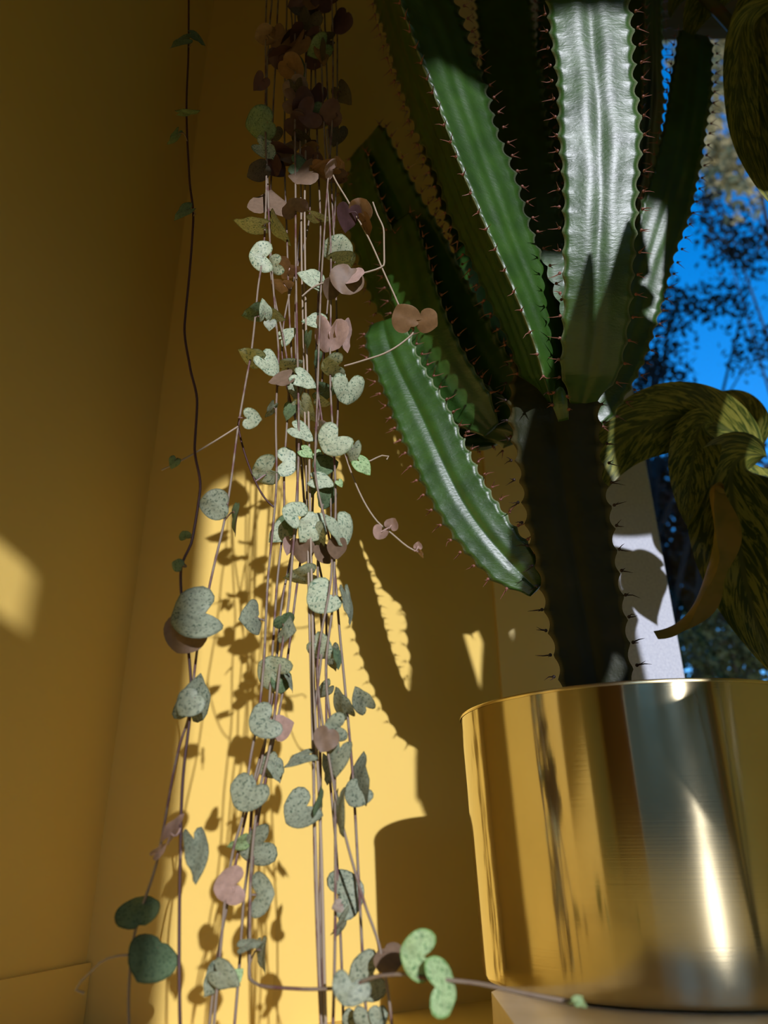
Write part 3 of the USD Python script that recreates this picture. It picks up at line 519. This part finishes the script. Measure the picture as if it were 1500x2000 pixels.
# leaves: x, y, length, width (pixels as seen), direction of the tip, material, outline, underside shows
G, S_, Y_, D_, P_, Z_ = 'heart_leaf', 'heart_leaf_grey', 'heart_leaf_young', 'heart_leaf_dark', 'heart_leaf_pink', 'heart_leaf_bronze'
LEAVES = [
 (530, 235, 52, 58, 200, D_, 'r', 0), (541, 287, 48, 34, 330, G, 'h', 0), (545, 393, 40, 78, 90, D_, 'h', 1), (590, 396, 30, 50, 120, D_, 'h', 1), (640, 421, 46, 18, 350, G, 'h', 0),
 (505, 432, 62, 30, 180, G, 'h', 0), (561, 444, 68, 24, 310, G, 'h', 0), (521, 494, 42, 54, 185, G, 'k', 0), (547, 513, 30, 36, 200, G, 'h', 0), (575, 522, 34, 46, 240, P_, 'h', 1), (564, 552, 26, 40, 270, P_, 'h', 1),
 (619, 538, 50, 32, 160, G, 'h', 0), (676, 478, 46, 56, 80, G, 'k', 0), (685, 506, 50, 40, 20, G, 'k', 0), (690, 545, 50, 62, 250, D_, 'r', 1), (704, 540, 20, 42, 300, P_, 'r', 1),
 (505, 606, 42, 32, 200, D_, 'h', 0), (528, 598, 40, 24, 100, G, 'h', 0), (548, 612, 40, 24, 340, G, 'h', 0), (537, 628, 22, 24, 270, S_, 'h', 0), (572, 648, 40, 26, 40, G, 'h', 0), (624, 623, 46, 28, 180, G, 'h', 0),
 (652, 655, 62, 60, 260, P_, 'k', 1), (681, 655, 60, 28, 280, P_, 'h', 1), (497, 688, 48, 34, 160, G, 'h', 0), (537, 708, 56, 38, 310, G, 'h', 0), (577, 711, 54, 32, 20, G, 'h', 0), (556, 736, 46, 26, 200, D_, 'h', 1),
 (605, 738, 52, 32, 330, G, 'h', 0), (584, 756, 44, 30, 280, G, 'h', 0), (655, 714, 42, 44, 190, G, 'k', 0), (667, 740, 30, 28, 270, G, 'h', 0), (687, 762, 54, 56, 265, G, 'k', 0), (641, 762, 44, 34, 0, D_, 'h', 0), (637, 782, 32, 20, 340, G, 'h', 0),
 (500, 811, 34, 38, 0, G, 'h', 0), (604, 797, 54, 36, 305, G, 'h', 0), (535, 795, 34, 16, 240, S_, 'h', 0), (596, 842, 52, 30, 330, G, 'h', 0), (640, 838, 38, 26, 330, P_, 'h', 0), (653, 862, 52, 64, 230, G, 'k', 0),
 (518, 915, 46, 54, 200, G, 'k', 0), (567, 898, 40, 52, 0, G, 'k', 0), (603, 880, 32, 24, 330, Y_, 'h', 0), (625, 890, 28, 24, 310, Y_, 'h', 0), (637, 906, 46, 38, 20, D_, 'r', 0), (632, 936, 48, 30, 345, G, 'h', 0), (638, 966, 46, 34, 260, D_, 'r', 0),
 (692, 884, 46, 26, 270, G, 'h', 0), (713, 910, 44, 32, 310, Y_, 'h', 0), (666, 942, 18, 14, 300, Y_, 'h', 0), (420, 976, 52, 56, 185, S_, 'r', 0), (458, 1008, 62, 9, 270, D_, 'h', 0),
 (571, 996, 42, 46, 150, G, 'k', 0), (543, 1036, 48, 38, 220, G, 'h', 0), (556, 1024, 48, 40, 240, D_, 'r', 0), (604, 1032, 56, 54, 230, G, 'h', 0), (628, 1014, 40, 36, 20, G, 'h', 0), (620, 1046, 52, 30, 290, G, 'h', 0), (609, 1056, 38, 30, 260, D_, 'r', 0),
 (666, 1035, 62, 44, 290, G, 'k', 0), (656, 1066, 40, 34, 260, D_, 'r', 1), (562, 1062, 34, 24, 260, P_, 'h', 1), (590, 1070, 44, 40, 270, D_, 'r', 1), (628, 1078, 40, 30, 300, D_, 'r', 1),
 (582, 1121, 60, 34, 190, G, 'h', 0), (621, 1166, 56, 66, 215, G, 'k', 0), (677, 1180, 74, 18, 280, S_, 'h', 0), (485, 1199, 40, 64, 190, S_, 'h', 0), (554, 1222, 30, 54, 350, S_, 'h', 0), (549, 1208, 24, 40, 300, D_, 'r', 0),
 (622, 1265, 52, 44, 320, G, 'h', 0), (641, 1282, 50, 28, 280, S_, 'h', 0), (653, 1284, 40, 14, 275, D_, 'h', 0), (520, 1303, 56, 62, 150, G, 'k', 0), (541, 1325, 40, 38, 270, D_, 'r', 0), (558, 1328, 40, 10, 290, S_, 'h', 0),
 (620, 1348, 44, 24, 215, S_, 'h', 0), (656, 1370, 60, 30, 115, S_, 'h', 0), (695, 1364, 50, 38, 120, S_, 'h', 0), (641, 1420, 40, 50, 190, S_, 'k', 0), (500, 1405, 52, 66, 210, S_, 'k', 0), (543, 1413, 40, 46, 20, P_, 'h', 1), (624, 1440, 44, 46, 250, D_, 'r', 1),
 (510, 1492, 42, 48, 210, S_, 'h', 0), (527, 1500, 44, 28, 290, S_, 'h', 0), (569, 1478, 62, 24, 205, S_, 'h', 0), (645, 1480, 64, 40, 260, S_, 'h', 0), (628, 1500, 54, 24, 270, S_, 'h', 0), (688, 1516, 90, 34, 85, S_, 'h', 0), (679, 1552, 44, 50, 230, S_, 'k', 0),
 (465, 1546, 60, 68, 240, S_, 'k', 0), (472, 1524, 36, 30, 80, S_, 'h', 0), (567, 1582, 62, 68, 215, S_, 'k', 0), (610, 1560, 54, 12, 80, D_, 'h', 0), (645, 1586, 82, 22, 275, S_, 'h', 0),
 (480, 1648, 62, 66, 205, S_, 'k', 0), (446, 1640, 46, 26, 200, Y_, 'h', 0), (424, 1722, 54, 62, 190, P_, 'k', 1), (493, 1740, 40, 74, 0, S_, 'k', 0), (661, 1738, 60, 82, 20, S_, 'k', 0), (636, 1768, 20, 22, 200, P_, 'h', 0), (646, 1796, 56, 14, 60, S_, 'h', 0),
 (468, 1836, 50, 20, 10, S_, 'h', 0), (488, 1862, 60, 18, 280, S_, 'h', 0), (392, 1908, 56, 44, 240, S_, 'h', 0), (416, 1900, 60, 44, 330, S_, 'h', 0), (438, 1896, 32, 28, 45, Y_, 'h', 0),
 (686, 1910, 62, 80, 200, S_, 'k', 0), (656, 1935, 50, 70, 250, S_, 'k', 0), (737, 1873, 44, 56, 300, D_, 'r', 1), (787, 1864, 66, 92, 168, Y_, 'k', 0), (841, 1928, 56, 104, 8, Y_, 'k', 0),
 (690, 1995, 44, 50, 270, S_, 'h', 0), (662, 2000, 40, 46, 250, S_, 'h', 0), (712, 1992, 40, 34, 280, S_, 'h', 0), (1103, 1963, 22, 20, 30, Y_, 'h', 0), (1112, 1972, 20, 14, 320, Y_, 'h', 0),
 (376, 72, 44, 14, 220, D_, 'h', 0), (411, 65, 36, 12, 340, D_, 'h', 0), (390, 211, 44, 10, 20, D_, 'h', 0), (361, 258, 36, 14, 240, D_, 'h', 0), (374, 404, 44, 18, 225, D_, 'h', 0), (342, 893, 24, 20, 250, D_, 'h', 0),
 (360, 1035, 16, 22, 120, D_, 'r', 0), (344, 1092, 20, 24, 160, D_, 'r', 0), (370, 1192, 84, 92, 200, S_, 'k', 0), (352, 1236, 60, 78, 250, D_, 'k', 1), (373, 1350, 84, 60, 80, S_, 'h', 0), (360, 1362, 50, 50, 230, S_, 'r', 0),
 (322, 1604, 56, 22, 60, P_, 'h', 1), (295, 1648, 34, 18, 45, P_, 'h', 1), (365, 1662, 92, 44, 280, S_, 'h', 0), (247, 1766, 50, 76, 105, D_, 'r', 0), (273, 1857, 70, 92, 240, D_, 'r', 0),
 (661, 325, 18, 36, 160, P_, 'h', 1), (686, 322, 16, 36, 20, P_, 'h', 1), (722, 407, 36, 44, 60, P_, 'r', 1), (733, 440, 46, 18, 285, Z_, 'h', 1), (802, 622, 48, 52, 120, Z_, 'r', 1), (846, 630, 36, 44, 330, Z_, 'r', 1),
 (740, 1042, 24, 28, 230, P_, 'k', 1), (766, 1022, 22, 26, 60, P_, 'h', 1), (815, 1066, 14, 16, 80, P_, 'h', 1), (820, 1084, 18, 8, 300, P_, 'h', 1),
 (694, 425, 50, 42, 260, 'heart_leaf_plum_shaded', 'h', 1), (660, 560, 40, 34, 250, D_, 'r', 1), (610, 660, 34, 14, 270, D_, 'h', 0), (628, 700, 34, 14, 260, D_, 'h', 0), (570, 800, 34, 24, 250, D_, 'h', 0), (612, 950, 34, 20, 260, D_, 'h', 0),
]
g = np.random.default_rng(11)
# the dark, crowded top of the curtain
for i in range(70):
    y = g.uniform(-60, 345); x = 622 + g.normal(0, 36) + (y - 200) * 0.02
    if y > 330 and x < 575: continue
    LEAVES.append((x, y, g.uniform(26, 52), g.uniform(22, 52), g.uniform(180, 360), g.choice(['heart_leaf_plum_shaded', 'heart_leaf_plum_shaded', 'heart_leaf_plum_shaded', D_, Z_]), g.choice(list('hkr')), int(g.uniform() < 0.6)))
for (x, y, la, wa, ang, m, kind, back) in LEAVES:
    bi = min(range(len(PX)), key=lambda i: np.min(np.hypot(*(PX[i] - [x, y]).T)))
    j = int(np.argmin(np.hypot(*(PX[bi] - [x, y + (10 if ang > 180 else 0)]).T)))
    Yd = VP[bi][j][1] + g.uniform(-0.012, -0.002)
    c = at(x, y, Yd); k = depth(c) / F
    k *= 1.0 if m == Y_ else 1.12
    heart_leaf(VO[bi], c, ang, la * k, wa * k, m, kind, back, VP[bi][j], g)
# the hanging pot that the vines grow from, above the picture
hp = thing('hanging_pot', 'small clay pot hung on cords above the trailing hearts', 'plant pot', (-0.055, 0.535, 1.035))
obj('bowl', shift(lathe([(0.0, 0.0), (0.045, 0.0), (0.058, 0.02), (0.068, 0.09), (0.071, 0.09), (0.071, 0.102), (0.065, 0.102), (0.062, 0.085), (0.0, 0.08)], 48), [-0.055, 0.535, 1.035]), 'clay', hp)
for a_ in (0.3, 2.4, 4.5):
    e = np.array([-0.055 + 0.069 * math.cos(a_), 0.535 + 0.069 * math.sin(a_), 1.135])
    obj('cord', tube(np.linspace(e - [0, 0, 0.02], [-0.055, 0.535, ZC], 6), 0.0012, 5), 'vine_stem_pale', hp)
# ------------------------------------------------------------------ garden trees beyond the glass
def foliage_mat(name, cols, tr=0.3):
    usdkit.material(stage, '/World/Looks/' + name, {
        'g': ('geometry', {}), 'r': ('rgb_ramp', {'ramp': [(i / (len(cols) - 1), c) for i, c in enumerate(cols)]}),
        'p': ('principled_bsdf', {'roughness': 0.6, 'specular_ior_level': 0.2}), 't': ('translucent_bsdf', {}), 'm': ('mix_closure', {'fac': tr})},
        [('g.random_per_island', 'r.fac'), ('r.color', 'p.base_color'), ('r.color', 't.color'), ('p.BSDF', 'm.closure1'), ('t.BSDF', 'm.closure2')], surface='m.closure')
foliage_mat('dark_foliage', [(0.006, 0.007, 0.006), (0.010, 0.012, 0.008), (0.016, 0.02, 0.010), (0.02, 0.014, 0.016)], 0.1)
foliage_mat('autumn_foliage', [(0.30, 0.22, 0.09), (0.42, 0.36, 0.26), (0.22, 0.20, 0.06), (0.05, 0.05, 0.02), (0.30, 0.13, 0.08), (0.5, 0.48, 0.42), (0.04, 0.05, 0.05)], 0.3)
foliage_mat('bush_foliage', [(0.02, 0.03, 0.008), (0.04, 0.055, 0.012), (0.012, 0.02, 0.008)], 0.2)
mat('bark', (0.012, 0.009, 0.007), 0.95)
def tree(name, label, Y, blobs, size, m, seed, trunk=None, cat='tree'):
    """blobs: (x, y, half width, half height in pixels, leaves)"""
    g = np.random.default_rng(seed); C = []
    for (x, y, a, b, n) in blobs:
        d = g.normal(0, 0.48, (n, 2)); keep = np.hypot(*d.T) < 1.25; d = d[keep]
        Yq = Y + np.clip(g.normal(0, 0.25, len(d)), -0.6, 0.6)
        C.append(np.array([at(x + u * a, y + v * b, yy) for (u, v), yy in zip(d, Yq)]))
    C = np.vstack(C); C = C[C[:, 2] > -1.2]; n = len(C)
    e1 = g.normal(0, 1, (n, 3)); e1 /= np.linalg.norm(e1, axis=1, keepdims=True); e2 = np.cross(e1, g.normal(0, 1, (n, 3))); e2 /= np.linalg.norm(e2, axis=1, keepdims=True)
    L = size * g.uniform(0.6, 1.3, (n, 1)); nn = np.cross(e1, e2)
    v = np.stack([C - e1 * L * 0.5, C + e2 * L * 0.28 + nn * L * 0.06, C + e1 * L * 0.5, C - e2 * L * 0.28 + nn * L * 0.06], 1).reshape(-1, 3)
    i = np.arange(n)[:, None] * 4; f = np.vstack([i + [0, 1, 2], i + [0, 2, 3]])
    base = at(*trunk[0]) * [1, 1, 0] + [0, 0, -1.25]
    t = thing(name, label, cat, base)
    pts = [at(*p) for p in trunk]; P = spline([base, *pts], n=20)
    obj('trunk', tube(P, np.linspace(0.07, 0.02, 20), 9), 'bark', t)
    for q in range(5):
        j = 8 + 2 * q; e = C[g.integers(n)]
        obj('branch', tube(spline([P[j], (P[j] + e) / 2 + [0, 0, 0.05], e], n=8), np.linspace(0.022, 0.004, 8), 6), 'bark', t)
    obj('foliage', (v, f), m, t, False, kind='stuff')
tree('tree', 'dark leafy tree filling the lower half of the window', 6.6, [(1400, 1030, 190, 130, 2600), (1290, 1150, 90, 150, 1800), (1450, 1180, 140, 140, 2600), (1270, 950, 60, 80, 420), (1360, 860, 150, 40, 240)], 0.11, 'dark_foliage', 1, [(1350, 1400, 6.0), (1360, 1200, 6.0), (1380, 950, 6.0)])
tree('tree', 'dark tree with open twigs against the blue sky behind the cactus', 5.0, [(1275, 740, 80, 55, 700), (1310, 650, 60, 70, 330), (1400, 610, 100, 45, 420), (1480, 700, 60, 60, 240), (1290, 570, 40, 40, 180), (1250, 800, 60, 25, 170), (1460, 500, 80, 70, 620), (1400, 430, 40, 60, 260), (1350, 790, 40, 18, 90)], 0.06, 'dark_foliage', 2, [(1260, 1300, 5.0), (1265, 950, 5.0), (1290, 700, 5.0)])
tree('tree', 'tall tree with sunlit tan and yellow leaves high beyond the glass', 8.8, [(1400, 180, 60, 150, 420), (1360, 60, 60, 90, 260), (1420, 330, 50, 70, 220), (1470, 360, 60, 90, 140), (1440, 100, 60, 80, 220)], 0.23, 'autumn_foliage', 3, [(1560, 1000, 8.8), (1520, 500, 8.8), (1440, 200, 8.8)])
tree('bush', 'low green bush just above the planter rim outside', 4.2, [(1380, 1290, 120, 70, 1500), (1480, 1300, 60, 60, 500)], 0.05, 'bush_foliage', 4, [(1400, 1380, 4.2), (1400, 1320, 4.2), (1405, 1270, 4.2)], 'bush')
tree('hedge', 'dark clipped hedge closing the garden behind the tree trunks', 11.0, [(x, 1400, 130, 110, 700) for x in (1320, 1480, 1640, 1800, 1960, 2120)], 0.16, 'bush_foliage', 9, [(1500, 1500, 11.0), (1502, 1450, 11.0), (1505, 1400, 11.0)], 'hedge')
# out of view, an upper storey placed to keep the near garden in shade
struct('wall_front', bx([-1.5, 1.26, ZC + 0.06], [4.5, 1.32, 5.6]), 'house_wall')
